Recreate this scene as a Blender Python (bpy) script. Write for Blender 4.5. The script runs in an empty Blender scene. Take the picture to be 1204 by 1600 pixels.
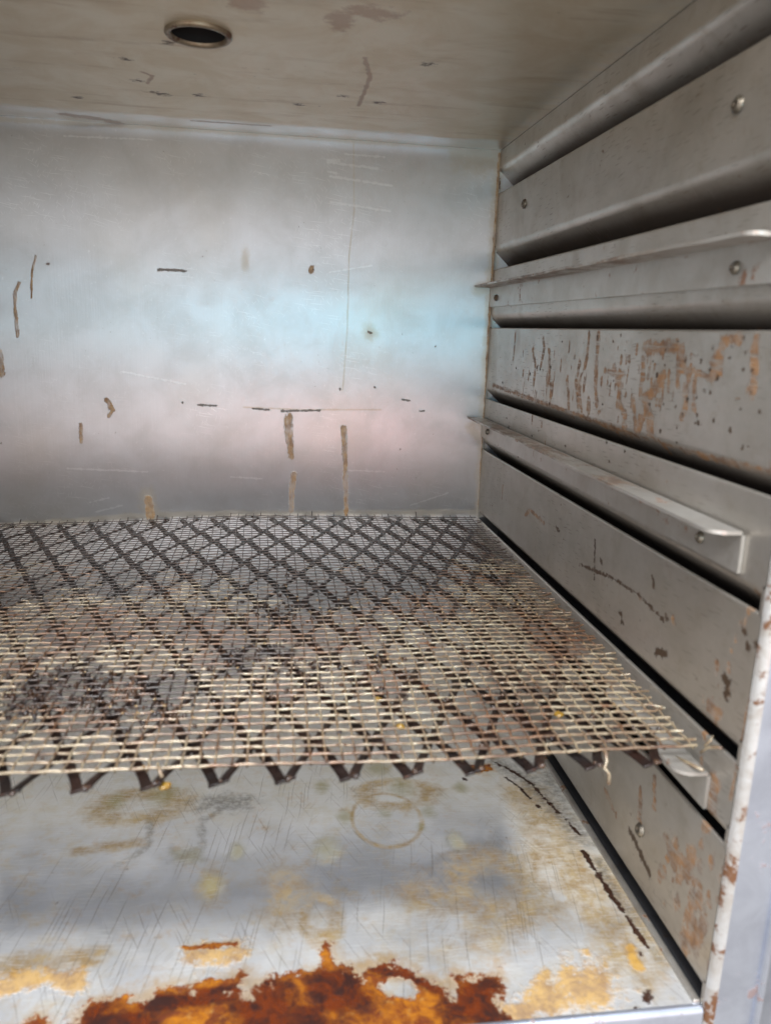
import bpy, math, random
import numpy as np
from mathutils import Matrix, Vector

random.seed(7); rng = np.random.default_rng(7)
K = 0.36                     # metres per unit: the chamber is one unit (0.36 m) high
scene = bpy.context.scene
COL = scene.collection

# ------------------------------------------------------------------ camera
CAM = np.array([-0.43155439, -1.58020882, 0.65638132])
RX, RY, RZ = 1.3415782, -0.03497489, -0.13813762
FPX = 1222.658               # focal length in pixels of a 1204 x 1600 frame
def rotm(rx, ry, rz):
    cx, sx, cy, sy, cz, sz = np.cos(rx), np.sin(rx), np.cos(ry), np.sin(ry), np.cos(rz), np.sin(rz)
    X = np.array([[1,0,0],[0,cx,-sx],[0,sx,cx]]); Y = np.array([[cy,0,sy],[0,1,0],[-sy,0,cy]]); Z = np.array([[cz,-sz,0],[sz,cz,0],[0,0,1]])
    return Z @ Y @ X
CM = rotm(RX, RY, RZ)
cam_d = bpy.data.cameras.new('camera'); cam = bpy.data.objects.new('camera', cam_d); COL.objects.link(cam)
cam.matrix_world = Matrix.Translation(Vector((CAM*K).tolist())) @ Matrix(CM.tolist()).to_4x4()
cam_d.sensor_fit = 'HORIZONTAL'; cam_d.sensor_width = 36.0; cam_d.lens = FPX/1204*36.0
cam_d.clip_start = 0.005; cam_d.clip_end = 100
cam_d.dof.use_dof = True; cam_d.dof.focus_distance = 1.42*K; cam_d.dof.aperture_fstop = 16
scene.camera = cam
scene.render.engine = 'CYCLES'
scene.cycles.max_bounces = 8; scene.cycles.diffuse_bounces = 4; scene.cycles.glossy_bounces = 6

# ------------------------------------------------------------------ light and view
scene.view_settings.view_transform = 'Standard'; scene.view_settings.look = 'None'
scene.view_settings.exposure = 0.03; scene.view_settings.gamma = 1.0
world = bpy.data.worlds.new('World'); scene.world = world; world.use_nodes = True
wn = world.node_tree; wn.nodes.clear()
wo = wn.nodes.new('ShaderNodeOutputWorld'); wb = wn.nodes.new('ShaderNodeBackground')
wt = wn.nodes.new('ShaderNodeTexCoord'); wsx = wn.nodes.new('ShaderNodeSeparateXYZ'); wr = wn.nodes.new('ShaderNodeValToRGB')
wmr = wn.nodes.new('ShaderNodeMapRange'); wmr.inputs['From Min'].default_value = -1; wmr.inputs['From Max'].default_value = 1
wn.links.new(wt.outputs['Generated'], wsx.inputs[0]); wn.links.new(wsx.outputs['Z'], wmr.inputs['Value'])
wn.links.new(wmr.outputs[0], wr.inputs[0]); wn.links.new(wr.outputs[0], wb.inputs[0]); wn.links.new(wb.outputs[0], wo.inputs[0])
cr = wr.color_ramp
cr.elements[0].position = 0.0; cr.elements[0].color = (0.50, 0.46, 0.40, 1)
cr.elements[1].position = 1.0; cr.elements[1].color = (0.95, 1.02, 1.15, 1)
for p, c in ((0.41, (0.80, 0.75, 0.70, 1)), (0.475, (0.75, 0.72, 0.70, 1)), (0.53, (0.50, 0.48, 0.47, 1)), (0.66, (0.70, 0.72, 0.78, 1))):
    e = cr.elements.new(p); e.color = c
wb.inputs[1].default_value = 1.0

def area(name, loc, target, size, energy, color):
    d = bpy.data.lights.new(name, 'AREA'); d.shape = 'RECTANGLE'; d.size, d.size_y = size[0]*K, size[1]*K
    d.energy = energy; d.color = color
    o = bpy.data.objects.new(name, d); COL.objects.link(o)
    o.location = Vector(loc)*K
    o.rotation_euler = (Vector(target)-Vector(loc)).to_track_quat('-Z', 'Y').to_euler()
    return o
area('sky_light', (-0.75, -1.95, 3.2), (-0.5, -0.75, 0.2), (1.3, 0.7), 11.0, (0.93, 0.97, 1.0))
area('high_sky_light', (-0.8, -3.0, 2.25), (-0.5, -0.2, 0.2), (2.2, 0.7), 10.5, (1.0, 0.98, 0.95))
area('front_fill_light', (-0.8, -3.3, 0.6), (-0.5, 0.0, 0.4), (5.0, 2.4), 5.5, (1.0, 0.95, 0.92))  # added soft fill from the front, lifting the back wall and floor
area('cool_bounce_light', (-0.14, -2.15, 0.67), (-0.30, 0.0, 0.66), (0.40, 0.13), 0.30, (0.08, 0.74, 1.0))
area('warm_bounce_light', (0.10, -2.15, 0.20), (-0.21, 0.0, 0.45), (0.30, 0.10), 0.15, (1.0, 0.25, 0.20))

# ------------------------------------------------------------------ helpers
def onp(ax, val, u, v):                       # where the line of sight through a photo pixel meets a wall, floor or ceiling plane
    d = CM @ np.array([(u-602)/FPX, -(v-800)/FPX, -1.0]); t = (val-CAM[ax])/d[ax]
    return CAM + t*d

def mesh_obj(name, V, F, mat, parent=None, smooth=False, attrs=None):
    V = np.asarray(V, dtype=np.float64)*K
    me = bpy.data.meshes.new(name)
    if isinstance(F, np.ndarray):
        n = len(F); k = F.shape[1]
        me.vertices.add(len(V)); me.vertices.foreach_set('co', V.astype(np.float32).ravel())
        me.loops.add(n*k); me.loops.foreach_set('vertex_index', F.astype(np.int32).ravel())
        me.polygons.add(n); me.polygons.foreach_set('loop_start', np.arange(0, n*k, k, dtype=np.int32))
        me.update(calc_edges=True)
    else:
        me.from_pydata(V.tolist(), [], F)
    if smooth: me.polygons.foreach_set('use_smooth', np.ones(len(me.polygons), dtype=bool))
    if attrs:
        for a, val in attrs.items():
            at = me.attributes.new(a, 'FLOAT', 'POINT'); at.data.foreach_set('value', np.asarray(val, dtype=np.float32).ravel())
    me.materials.append(mat); me.validate(); me.update()
    o = bpy.data.objects.new(name, me); COL.objects.link(o)
    if parent is not None: o.parent = parent
    return o

def tag(o, label=None, cat=None, group=None, kind=None):
    if label: o['label'] = label
    if cat: o['category'] = cat
    if group: o['group'] = group
    if kind: o['kind'] = kind
    return o

def grid_faces(nu, nv):
    i = np.arange(nu-1)[:, None]; j = np.arange(nv-1)[None, :]
    a = (i*nv+j).ravel()
    return np.stack([a, a+nv, a+nv+1, a+1], axis=1)

class MB:                                      # collects closed shapes for one mesh
    def __init__(s): s.V = []; s.F = []; s.n = 0
    def add(s, V, F):
        V = [tuple(v) for v in V]
        s.V += V; s.F += [tuple(i+s.n for i in f) for f in F]; s.n += len(V)
    def box(s, x0, x1, y0, y1, z0, z1):
        s.add([(x0,y0,z0),(x1,y0,z0),(x1,y1,z0),(x0,y1,z0),(x0,y0,z1),(x1,y0,z1),(x1,y1,z1),(x0,y1,z1)],
              [(0,3,2,1),(4,5,6,7),(0,1,5,4),(1,2,6,5),(2,3,7,6),(3,0,4,7)])
    def lathe(s, prof, c, axis, seg=24):       # prof: list of (radius, height along axis)
        A = np.array(axis, float); A /= np.linalg.norm(A)
        t = np.array([0,1,0]) if abs(A[1]) < .9 else np.array([1,0,0])
        B = np.cross(A, t); B /= np.linalg.norm(B); C2 = np.cross(A, B)
        V = []; F = []
        for (r, h) in prof:
            for k in range(seg):
                a = 2*math.pi*k/seg
                V.append(tuple(np.array(c)+A*h+r*(B*math.cos(a)+C2*math.sin(a))))
        for i in range(len(prof)-1):
            for k in range(seg):
                k2 = (k+1) % seg
                F.append((i*seg+k, i*seg+k2, (i+1)*seg+k2, (i+1)*seg+k))
        if prof[-1][0] > 1e-6 and len(prof) > 1: F.append(tuple((len(prof)-1)*seg+k for k in range(seg)))
        s.add(V, F)
    def blob(s, c, r, sub_seed=0, lump=.35, flat=.6):
        rg = np.random.default_rng(sub_seed); n1, n2 = 7, 10; V = []; F = []
        ph = rg.uniform(0, 6.28, 6)
        for i in range(n1+1):
            th = math.pi*i/n1
            for k in range(n2):
                a = 2*math.pi*k/n2
                d = np.array([math.sin(th)*math.cos(a), math.sin(th)*math.sin(a), math.cos(th)])
                rr = r*(1+lump*(math.sin(3*d[0]+ph[0])*math.sin(4*d[1]+ph[1])+.6*math.sin(7*d[0]+ph[2]+5*d[2])))
                V.append((c[0]+d[0]*rr, c[1]+d[1]*rr, c[2]+d[2]*rr*flat))
        for i in range(n1):
            for k in range(n2):
                k2 = (k+1) % n2
                F.append((i*n2+k, (i+1)*n2+k, (i+1)*n2+k2, i*n2+k2))
        s.add(V, F)
    def tube(s, pts, r, seg=8):
        pts = [np.array(p, float) for p in pts]; V = []; F = []
        for i, p in enumerate(pts):
            t = pts[min(i+1, len(pts)-1)]-pts[max(i-1, 0)]; t /= np.linalg.norm(t)
            up = np.array([0,0,1.]) if abs(t[2]) < .9 else np.array([1.,0,0])
            b = np.cross(t, up); b /= np.linalg.norm(b); c = np.cross(b, t)
            rr = r[i] if hasattr(r, '__len__') else r
            for k in range(seg):
                a = 2*math.pi*k/seg; V.append(tuple(p+rr*(b*math.cos(a)+c*math.sin(a))))
        for i in range(len(pts)-1):
            for k in range(seg):
                k2 = (k+1) % seg; F.append((i*seg+k, i*seg+k2, (i+1)*seg+k2, (i+1)*seg+k))
        F.append(tuple(range(seg-1, -1, -1))); F.append(tuple((len(pts)-1)*seg+k for k in range(seg)))
        s.add(V, F)
    def build(s, name, mat, parent=None, smooth=False, bevel=None):
        o = mesh_obj(name, s.V, s.F, mat, parent, smooth)
        if bevel:
            m = o.modifiers.new('bevel', 'BEVEL'); m.width = bevel*K; m.segments = 2; m.limit_method = 'ANGLE'
            o.data.polygons.foreach_set('use_smooth', np.ones(len(o.data.polygons), dtype=bool))
        return o

# ---- stain fields: value 0 is the outline of the stain, positive inside
def capsule(f, P, pts, w, w2=None):
    pts = np.asarray(pts, float); n = len(pts)
    for i in range(n-1):
        a, b = pts[i], pts[i+1]
        wa = w if w2 is None else w+(w2-w)*i/(n-1); m = wa*2.2
        sel = (P[:,0] > min(a[0],b[0])-m) & (P[:,0] < max(a[0],b[0])+m) & (P[:,1] > min(a[1],b[1])-m) & (P[:,1] < max(a[1],b[1])+m)
        if not sel.any(): continue
        Q = P[sel]; ab = b-a; t = np.clip(((Q-a)@ab)/max(ab@ab, 1e-12), 0, 1)
        d = np.linalg.norm(Q-(a+t[:,None]*ab), axis=1)
        f[sel] = np.maximum(f[sel], 1-d/wa)
def polygon(f, P, pts, soft, sign=1):
    pts = np.asarray(pts, float); lo = pts.min(0)-soft; hi = pts.max(0)+soft
    sel = (P[:,0] > lo[0]) & (P[:,0] < hi[0]) & (P[:,1] > lo[1]) & (P[:,1] < hi[1])
    if not sel.any(): return
    Q = P[sel]; ins = np.zeros(len(Q), bool); dm = np.full(len(Q), 1e9)
    for i in range(len(pts)):
        a, b = pts[i], pts[(i+1) % len(pts)]
        c = ((a[1] > Q[:,1]) != (b[1] > Q[:,1])) & (Q[:,0] < (b[0]-a[0])*(Q[:,1]-a[1])/(b[1]-a[1]+1e-15)+a[0]); ins ^= c
        ab = b-a; t = np.clip(((Q-a)@ab)/max(ab@ab, 1e-12), 0, 1); dm = np.minimum(dm, np.linalg.norm(Q-(a+t[:,None]*ab), axis=1))
    val = np.clip(np.where(ins, dm, -dm)/soft, -1, 1)
    f[sel] = np.maximum(f[sel], val) if sign > 0 else np.minimum(f[sel], -val)
def ellipse(f, P, c, rx, ry, hollow=None):
    d = np.sqrt(((P[:,0]-c[0])/rx)**2+((P[:,1]-c[1])/ry)**2)
    v = 1-d if hollow is None else hollow-np.abs(1-d)*1.0
    if hollow is not None: v = v/hollow
    np.maximum(f, np.clip(v, -1, 1), out=f)

# ------------------------------------------------------------------ materials
class NT:
    def __init__(s, name):
        s.m = bpy.data.materials.new(name); s.m.use_nodes = True; s.t = s.m.node_tree; s.t.nodes.clear()
        s.out = s.t.nodes.new('ShaderNodeOutputMaterial'); s.b = s.t.nodes.new('ShaderNodeBsdfPrincipled')
        s.t.links.new(s.b.outputs[0], s.out.inputs[0])
        s.geo = s.t.nodes.new('ShaderNodeTexCoord').outputs['Object']
    def put(s, sock, v):
        if isinstance(v, bpy.types.NodeSocket): s.t.links.new(v, sock)
        elif isinstance(v, (tuple, list)) and len(v) == 3 and sock.type == 'RGBA': sock.default_value = (*v, 1)
        else: sock.default_value = v
    def math(s, op, a, b=0.0, c=0.0, clamp=False):
        n = s.t.nodes.new('ShaderNodeMath'); n.operation = op; n.use_clamp = clamp
        for i, v in enumerate((a, b, c)): s.put(n.inputs[i], v)
        return n.outputs[0]
    def scale(s, sc, loc=(0,0,0), rot=(0,0,0), src=None):
        n = s.t.nodes.new('ShaderNodeMapping'); n.inputs['Scale'].default_value = tuple(v/K for v in sc)
        n.inputs['Location'].default_value = loc; n.inputs['Rotation'].default_value = rot
        s.put(n.inputs['Vector'], src or s.geo); return n.outputs[0]
    def noise(s, sc, detail=4, rough=.6, vec=None, dist=0.0, loc=(0,0,0), rot=(0,0,0)):
        if not hasattr(sc, '__len__'): sc = (sc, sc, sc)
        n = s.t.nodes.new('ShaderNodeTexNoise'); n.inputs['Scale'].default_value = 1.0
        n.inputs['Detail'].default_value = detail; n.inputs['Roughness'].default_value = rough; n.inputs['Distortion'].default_value = dist
        s.put(n.inputs['Vector'], vec or s.scale(sc, loc, rot)); return n.outputs['Fac']
    def streaks(s, sc, rot, thr, wob=0.0, loc=(0,0,0), plane='XY'):  # isolated elongated marks
        v = s.geo
        if wob:
            a = s.t.nodes.new('ShaderNodeTexNoise'); a.inputs['Scale'].default_value = 6/K; a.inputs['Detail'].default_value = 2
            s.put(a.inputs['Vector'], s.geo)
            m = s.t.nodes.new('ShaderNodeVectorMath'); m.operation = 'MULTIPLY_ADD'
            s.put(m.inputs[0], a.outputs['Color']); m.inputs[1].default_value = (wob*K,)*3; s.put(m.inputs[2], s.geo); v = m.outputs[0]
        if plane != 'XY':
            sp = s.t.nodes.new('ShaderNodeSeparateXYZ'); s.put(sp.inputs[0], v); cb = s.t.nodes.new('ShaderNodeCombineXYZ')
            s.put(cb.inputs[0], sp.outputs[plane[0]]); s.put(cb.inputs[1], sp.outputs[plane[1]]); v = cb.outputs[0]
        r = s.t.nodes.new('ShaderNodeVectorRotate'); r.rotation_type = 'EULER_XYZ'; r.inputs['Rotation'].default_value = rot; s.put(r.inputs['Vector'], v)
        n = s.t.nodes.new('ShaderNodeTexVoronoi'); n.voronoi_dimensions = '2D'; n.inputs['Scale'].default_value = 1.0
        s.put(n.inputs['Vector'], s.scale(sc, loc, src=r.outputs[0]))
        return s.ramp(n.outputs['Distance'], thr, thr*.35)
    def ramp(s, v, lo, hi, a=0.0, b=1.0, smooth=True):
        n = s.t.nodes.new('ShaderNodeMapRange'); n.interpolation_type = 'SMOOTHSTEP' if smooth else 'LINEAR'
        if lo > hi: lo, hi, a, b = hi, lo, b, a
        s.put(n.inputs['Value'], v)
        for k, x in (('From Min', lo), ('From Max', hi), ('To Min', a), ('To Max', b)): n.inputs[k].default_value = x
        return n.outputs[0]
    def attr(s, name):
        n = s.t.nodes.new('ShaderNodeAttribute'); n.attribute_name = name; return n.outputs['Fac']
    def mix(s, f, a, b):
        n = s.t.nodes.new('ShaderNodeMix'); n.data_type = 'RGBA'
        s.put(n.inputs[0], f); s.put(n.inputs[6], a); s.put(n.inputs[7], b); return n.outputs[2]
    def mixf(s, f, a, b):
        n = s.t.nodes.new('ShaderNodeMix'); n.data_type = 'FLOAT'
        s.put(n.inputs[0], f); s.put(n.inputs[2], a); s.put(n.inputs[3], b); return n.outputs[0]
    def field(s, name, amp, soft, sc, det=5, bias=0.0, sc2=None):   # ragged mask from a stain field
        s3 = sc if hasattr(sc, '__len__') else (sc, sc, sc)
        nz = s.noise(s3, det, .65)
        if name in ('drip', 'burn', 'amber', 'black', 'film'):
            fn = s.noise(tuple(v*4.5 for v in s3), 4, .7, loc=(.3, .7, .1)); nz = s.math('ADD', s.math('MULTIPLY', nz, .72), s.math('MULTIPLY', fn, .28))
            amp = amp*1.2
        v = s.math('ADD', s.attr(name), s.math('MULTIPLY', s.math('SUBTRACT', nz, .5), amp*2))
        return s.ramp(s.math('ADD', v, bias), -soft, soft)
    def bump(s, h, strength, dist=.001):
        n = s.t.nodes.new('ShaderNodeBump'); n.inputs['Strength'].default_value = strength; n.inputs['Distance'].default_value = dist
        s.put(n.inputs['Height'], h); s.put(s.b.inputs['Normal'], n.outputs[0]); return n
    def fin(s, **kw):
        names = dict(col='Base Color', met='Metallic', rough='Roughness', aniso='Anisotropic', arot='Anisotropic Rotation', spec='Specular IOR Level', coat='Coat Weight')
        for k, v in kw.items(): s.put(s.b.inputs[names[k]], v)
        return s.m

def tangent(s, axis):
    n = s.t.nodes.new('ShaderNodeCombineXYZ')
    for k, v in enumerate(axis): n.inputs[k].default_value = v
    s.put(s.b.inputs['Tangent'], n.outputs[0])

def steel_back():
    s = NT('brushed_steel_back')
    big = s.noise(3.0, 3, .5); mid = s.noise(14, 5, .65, dist=.4); fine = s.noise((260, 260, 9), 3, .6); grain = s.noise(160, 3, .7)
    col = s.mix(s.ramp(mid, .35, .7), (.50, .505, .53), (.455, .455, .47))
    col = s.mix(s.ramp(big, .45, .75, 0, .35), col, (.48, .43, .36))
    film = s.field('film', 1.6, .7, 30)
    col = s.mix(s.math('MULTIPLY', film, .4), col, (.42, .33, .20))
    speck = s.math('MULTIPLY', s.ramp(s.noise((150,150,110), 4, .6), .68, .72), s.ramp(s.noise(5, 3, .6), .44, .60))
    drip = s.field('drip', 1.9, .3, (150, 150, 60), 7, bias=.1)
    black = s.field('black', 2.6, .3, (110, 110, 200), 6, bias=-.1)
    scr = s.math('MAXIMUM', s.streaks((6, 200, 1), (0, 0, math.radians(8)), .12, .03, plane='XZ'), s.streaks((200, 14, 1), (0, 0, math.radians(-50)), .10, .08, (3, 5, 0), 'XZ'))
    scr = s.math('MAXIMUM', scr, s.streaks((220, 20, 1), (0, 0, math.radians(20)), .10, .08, (1, 5, 0), 'XZ'))
    scrw = s.math('MAXIMUM', s.math('MULTIPLY', scr, s.ramp(s.noise(5, 3, .6, loc=(4,4,4)), .48, .66, 0, .55)), s.math('MULTIPLY', s.field('scratch', 2.6, .6, 110), .42))
    col = s.mix(s.math('MULTIPLY', scrw, .75), col, (.86, .87, .88))
    col = s.mix(s.math('MULTIPLY', speck, .7), col, (.13, .09, .06))
    drip = s.math('MULTIPLY', drip, s.ramp(s.noise((90, 90, 30), 4, .7, loc=(5,5,5)), .32, .62, .35, .95))
    col = s.mix(drip, col, s.mix(s.ramp(s.noise(60, 4), .35, .65), (.46, .29, .14), (.26, .14, .06)))
    col = s.mix(s.math('MULTIPLY', black, .7), col, (.12, .085, .06))
    dirt = s.math('MAXIMUM', drip, s.math('MAXIMUM', black, s.math('MULTIPLY', speck, .7)))
    met = s.math('MULTIPLY', s.math('SUBTRACT', 1.0, dirt, clamp=True), s.mixf(film, .88, .6))
    rough = s.math('ADD', s.ramp(mid, .3, .7, .335, .365), s.math('MULTIPLY', scrw, .15))
    rough = s.mixf(dirt, rough, .5)
    s.bump(s.math('ADD', s.math('MULTIPLY', fine, .25), s.math('ADD', s.math('MULTIPLY', grain, .12), s.math('ADD', s.math('MULTIPLY', dirt, 1.2), s.math('MULTIPLY', s.noise((1.2, 7, 7), 2, .5), .5)))), .35, .0006)
    tangent(s, (1, 0, 0))
    return s.fin(col=col, met=met, rough=rough, aniso=.88)

def steel_ceiling():
    s = NT('smoke_tanned_steel_ceiling')
    mid = s.noise(10, 5, .65, dist=.6); lines = s.noise((7, 170, 10), 3, .6)
    tan = s.field('film', .45, .35, (7, 22, 7), 6)
    steel = s.mix(s.ramp(mid, .35, .7), (.60, .61, .61), (.53, .52, .49))
    col = s.mix(s.math('MULTIPLY', tan, .85), steel, s.mix(s.ramp(mid, .35, .65), (.74, .66, .52), (.66, .55, .39)))
    band = s.math('MULTIPLY', s.ramp(s.noise((4, 26, 4), 5, .7, loc=(2,5,1)), .52, .70), tan)
    col = s.mix(s.math('MULTIPLY', band, .4), col, (.36, .24, .13))
    spk = s.math('MULTIPLY', s.ramp(s.noise((60, 110, 60), 4, .6), .68, .73), s.ramp(s.noise(4, 2, .5, loc=(1,2,3)), .42, .60))
    col = s.mix(s.math('MULTIPLY', spk, .8), col, (.14, .07, .035))
    drip = s.field('drip', 2.0, .4, (50, 70, 50), 7); black = s.field('black', 3.2, .3, (70, 140, 70), 6, bias=-.35)
    col = s.mix(s.math('MULTIPLY', drip, .6), col, (.28, .14, .09))
    col = s.mix(black, col, (.10, .055, .03))
    d = s.math('MAXIMUM', s.math('MAXIMUM', drip, black), spk)
    met = s.math('MULTIPLY', s.math('SUBTRACT', 1.0, d, clamp=True), s.mixf(tan, .92, .66))
    rough = s.mixf(tan, .30, .42)
    s.bump(s.math('ADD', s.math('MULTIPLY', lines, .25), s.math('ADD', s.math('MULTIPLY', d, .8), s.math('MULTIPLY', s.noise(6, 2, .5), 3.0))), .35, .0006)
    tangent(s, (0, 1, 0))
    return s.fin(col=col, met=met, rough=rough, aniso=.3)

def steel_side():
    s = NT('hazed_steel_side')
    mid = s.noise(9, 5, .65, dist=.5); lines = s.noise((10, 9, 230), 3, .6); cl = s.noise(38, 5, .7)
    col = s.mix(s.ramp(mid, .35, .7), (.58, .55, .51), (.50, .465, .415))
    col = s.mix(s.ramp(cl, .52, .75, 0, .35), col, (.36, .29, .21))
    soot_shade = s.field('soot_shade', .35, .8, (9, 9, 30), 5)
    col = s.mix(s.math('MULTIPLY', soot_shade, .9), col, (.055, .035, .025))
    drip = s.field('drip', 2.6, .3, (90, 80, 42), 8, bias=.05)
    wipe = s.ramp(s.noise((12, 12, 170), 5, .7, loc=(3,6,2)), .36, .52, .25, 1)
    drip = s.math('MULTIPLY', drip, s.math('MULTIPLY', wipe, s.ramp(s.noise(70, 5, .75, loc=(1,6,2)), .34, .56, .45, 1)))
    brown = s.mix(s.ramp(s.noise(45, 4, loc=(3,3,3)), .35, .65), (.32, .155, .055), (.14, .065, .028))
    spk = s.math('MULTIPLY', s.ramp(s.noise((60, 60, 80), 5, .65, loc=(5,5,5)), .64, .69), s.ramp(s.noise(5, 2, .5, loc=(7,2,3)), .46, .60))
    hs = s.math('MULTIPLY', s.streaks((14, 210, 1), (0, 0, math.radians(2)), .14, .03, plane='YZ'), s.ramp(s.noise(5, 2, .5, loc=(9,4,3)), .42, .58))
    vs = s.math('MULTIPLY', s.streaks((200, 14, 1), (0, 0, math.radians(-6)), .10, .04, plane='YZ'), s.ramp(s.noise(5, 2, .5, loc=(2,8,3)), .5, .6))
    col = s.mix(s.math('MULTIPLY', hs, .6), col, (.16, .12, .09))
    col = s.mix(s.math('MULTIPLY', vs, .5), col, (.62, .56, .48))
    col = s.mix(s.math('MULTIPLY', spk, .8), col, (.14, .075, .04))
    col = s.mix(s.math('MULTIPLY', drip, .93), col, brown)
    black = s.field('black', 2.6, .3, (80, 110, 110), 6, bias=-.1)
    col = s.mix(black, col, (.06, .035, .02))
    d = s.math('MAXIMUM', s.math('MAXIMUM', drip, black), s.math('MULTIPLY', spk, .8))
    met = s.math('MULTIPLY', s.math('SUBTRACT', 1.0, d, clamp=True), s.mixf(soot_shade, .84, .25))
    rough = s.mixf(d, s.ramp(mid, .3, .7, .31, .42), .5)
    s.bump(s.math('ADD', s.math('MULTIPLY', lines, .2), s.math('ADD', s.math('MULTIPLY', d, 1.2), s.math('MULTIPLY', s.noise(6, 2, .5), 2.0))), .3, .0006)
    return s.fin(col=col, met=met, rough=rough)

def steel_floor():
    s = NT('scratched_steel_floor')
    big = s.noise(3.5, 3, .5); mid = s.noise(11, 6, .65, dist=.8); cl = s.noise(30, 6, .7, loc=(3,1,0)); lines = s.noise((7, 260, 7), 3, .6, rot=(0,0,math.radians(-4)))
    col = s.mix(s.ramp(mid, .35, .65), (.66, .69, .76), (.60, .62, .66))
    col = s.mix(s.math('MULTIPLY', s.ramp(cl, .48, .70), s.ramp(big, .4, .6, .15, .55)), col, (.66, .55, .38))
    dull_lit = s.field('dull_lit', .45, .6, 9, 6)
    col = s.mix(s.math('MULTIPLY', dull_lit, .75), col, s.mix(s.ramp(cl, .4, .65), (.82, .78, .71), (.74, .68, .56)))
    film = s.math('MULTIPLY', s.field('film', 1.7, .8, 28, 9, bias=.0), s.ramp(s.noise(55, 6, .75, loc=(2,8,1)), .30, .62, .25, 1))
    col = s.mix(s.math('MULTIPLY', film, .85), col, s.mix(s.ramp(cl, .4, .6), (.58, .42, .19), (.42, .26, .09)))
    olive = s.field('olive', 1.3, .8, 30, 6, bias=-.1)
    col = s.mix(s.math('MULTIPLY', olive, .6), col, (.36, .32, .13))
    mark_mask = s.math('MULTIPLY', s.field('dark_mark', 1.6, .8, 55, 7), s.ramp(s.noise(120, 5, .7), .35, .6, .35, 1))  # dark grey-brown marks, broken up by noise
    col = s.mix(s.math('MULTIPLY', mark_mask, .75), col, (.17, .15, .125))
    sd1 = s.math('MULTIPLY', s.streaks((240, 2.6, 1), (0, 0, math.radians(9)), .13, .018), s.ramp(s.noise(4, 2, .5, loc=(9,4,3)), .38, .52))
    sd2 = s.math('MULTIPLY', s.streaks((260, 3.6, 1), (0, 0, math.radians(-24)), .11, .02, (5,2,0)), s.ramp(s.noise(5, 2, .5, loc=(1,4,3)), .40, .55))
    sd3 = s.math('MULTIPLY', s.streaks((260, 7, 1), (0, 0, math.radians(35)), .09, .03, (2,7,0)), s.ramp(s.noise(6, 2, .5, loc=(1,9,3)), .46, .6))
    dark = s.math('MAXIMUM', sd1, s.math('MAXIMUM', sd2, sd3))
    sl1 = s.math('MULTIPLY', s.streaks((9, 260, 1), (0, 0, math.radians(-8)), .13, .03), s.ramp(s.noise(4, 3, .6, loc=(4,8,9)), .35, .6))
    sl2 = s.math('MULTIPLY', s.streaks((14, 420, 1), (0, 0, math.radians(6)), .2, .02, (3,3,0)), s.ramp(s.noise(5, 2, .5, loc=(4,4,9)), .42, .55))
    lite = s.math('MAXIMUM', sl1, sl2)
    col = s.mix(s.math('MULTIPLY', dark, .6), col, (.20, .15, .11))
    col = s.mix(s.math('MULTIPLY', lite, .6), col, (.88, .88, .88))
    amber = s.field('amber', 2.4, .5, 34, 9, bias=-.05)
    ac = s.mix(s.ramp(s.noise(42, 6, .7, loc=(2,2,2)), .40, .62), (.56, .31, .045), (.30, .14, .015))
    col = s.mix(s.math('MULTIPLY', amber, .82), col, ac)
    burn = s.field('burn', 1.9, .14, 42, 10)
    halo = s.field('burn', 1.9, .6, 30, 8, bias=.35)
    col = s.mix(s.math('MULTIPLY', halo, .65), col, (.60, .38, .16))
    deep = s.field('deep', 1.3, .5, 30, 7, bias=.25)
    b1 = s.noise(38, 8, .75, dist=.5, loc=(6,1,1)); b2 = s.noise(70, 5, .7, loc=(3,1,4))
    bc = s.mix(s.ramp(b1, .38, .60), (.46, .165, .016), (.16, .034, .008))
    bc = s.mix(s.ramp(b2, .56, .74), bc, (.52, .27, .07))
    bc = s.mix(deep, bc, s.mix(s.ramp(b1, .4, .6), (.15, .030, .008), (.035, .010, .007)))
    rim = s.math('SUBTRACT', burn, s.field('burn', 1.9, .14, 42, 10, bias=-.22), clamp=True)
    bc = s.mix(s.math('MULTIPLY', rim, .55), bc, (.20, .055, .012))
    col = s.mix(burn, col, bc)
    black = s.field('black', 3.0, .3, (60, 60, 60), 8, bias=-.25)
    col = s.mix(black, col, (.045, .018, .010))
    thick = s.math('MAXIMUM', burn, s.math('MAXIMUM', s.math('MULTIPLY', amber, .85), black))
    softd = s.math('MAXIMUM', s.math('MULTIPLY', film, .35), s.math('MAXIMUM', s.math('MULTIPLY', dull_lit, .6), s.math('MAXIMUM', s.math('MULTIPLY', olive, .5), s.math('MULTIPLY', mark_mask, .8))))
    met = s.math('MULTIPLY', s.math('SUBTRACT', 1.0, thick, clamp=True), s.math('SUBTRACT', .84, softd, clamp=True))
    rough = s.mixf(softd, s.ramp(mid, .3, .7, .33, .43), .6)
    rough = s.mixf(thick, rough, s.ramp(b1, .4, .6, .22, .5))
    h = s.math('ADD', s.math('MULTIPLY', lines, .25), s.math('ADD', s.math('MULTIPLY', thick, s.math('ADD', .6, s.math('MULTIPLY', b1, 1.8))), s.math('MULTIPLY', s.noise(5, 2, .5), 3.5)))
    h = s.math('SUBTRACT', h, s.math('MULTIPLY', dark, .5))
    s.bump(h, .4, .0007)
    return s.fin(col=col, met=met, rough=rough)

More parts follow.
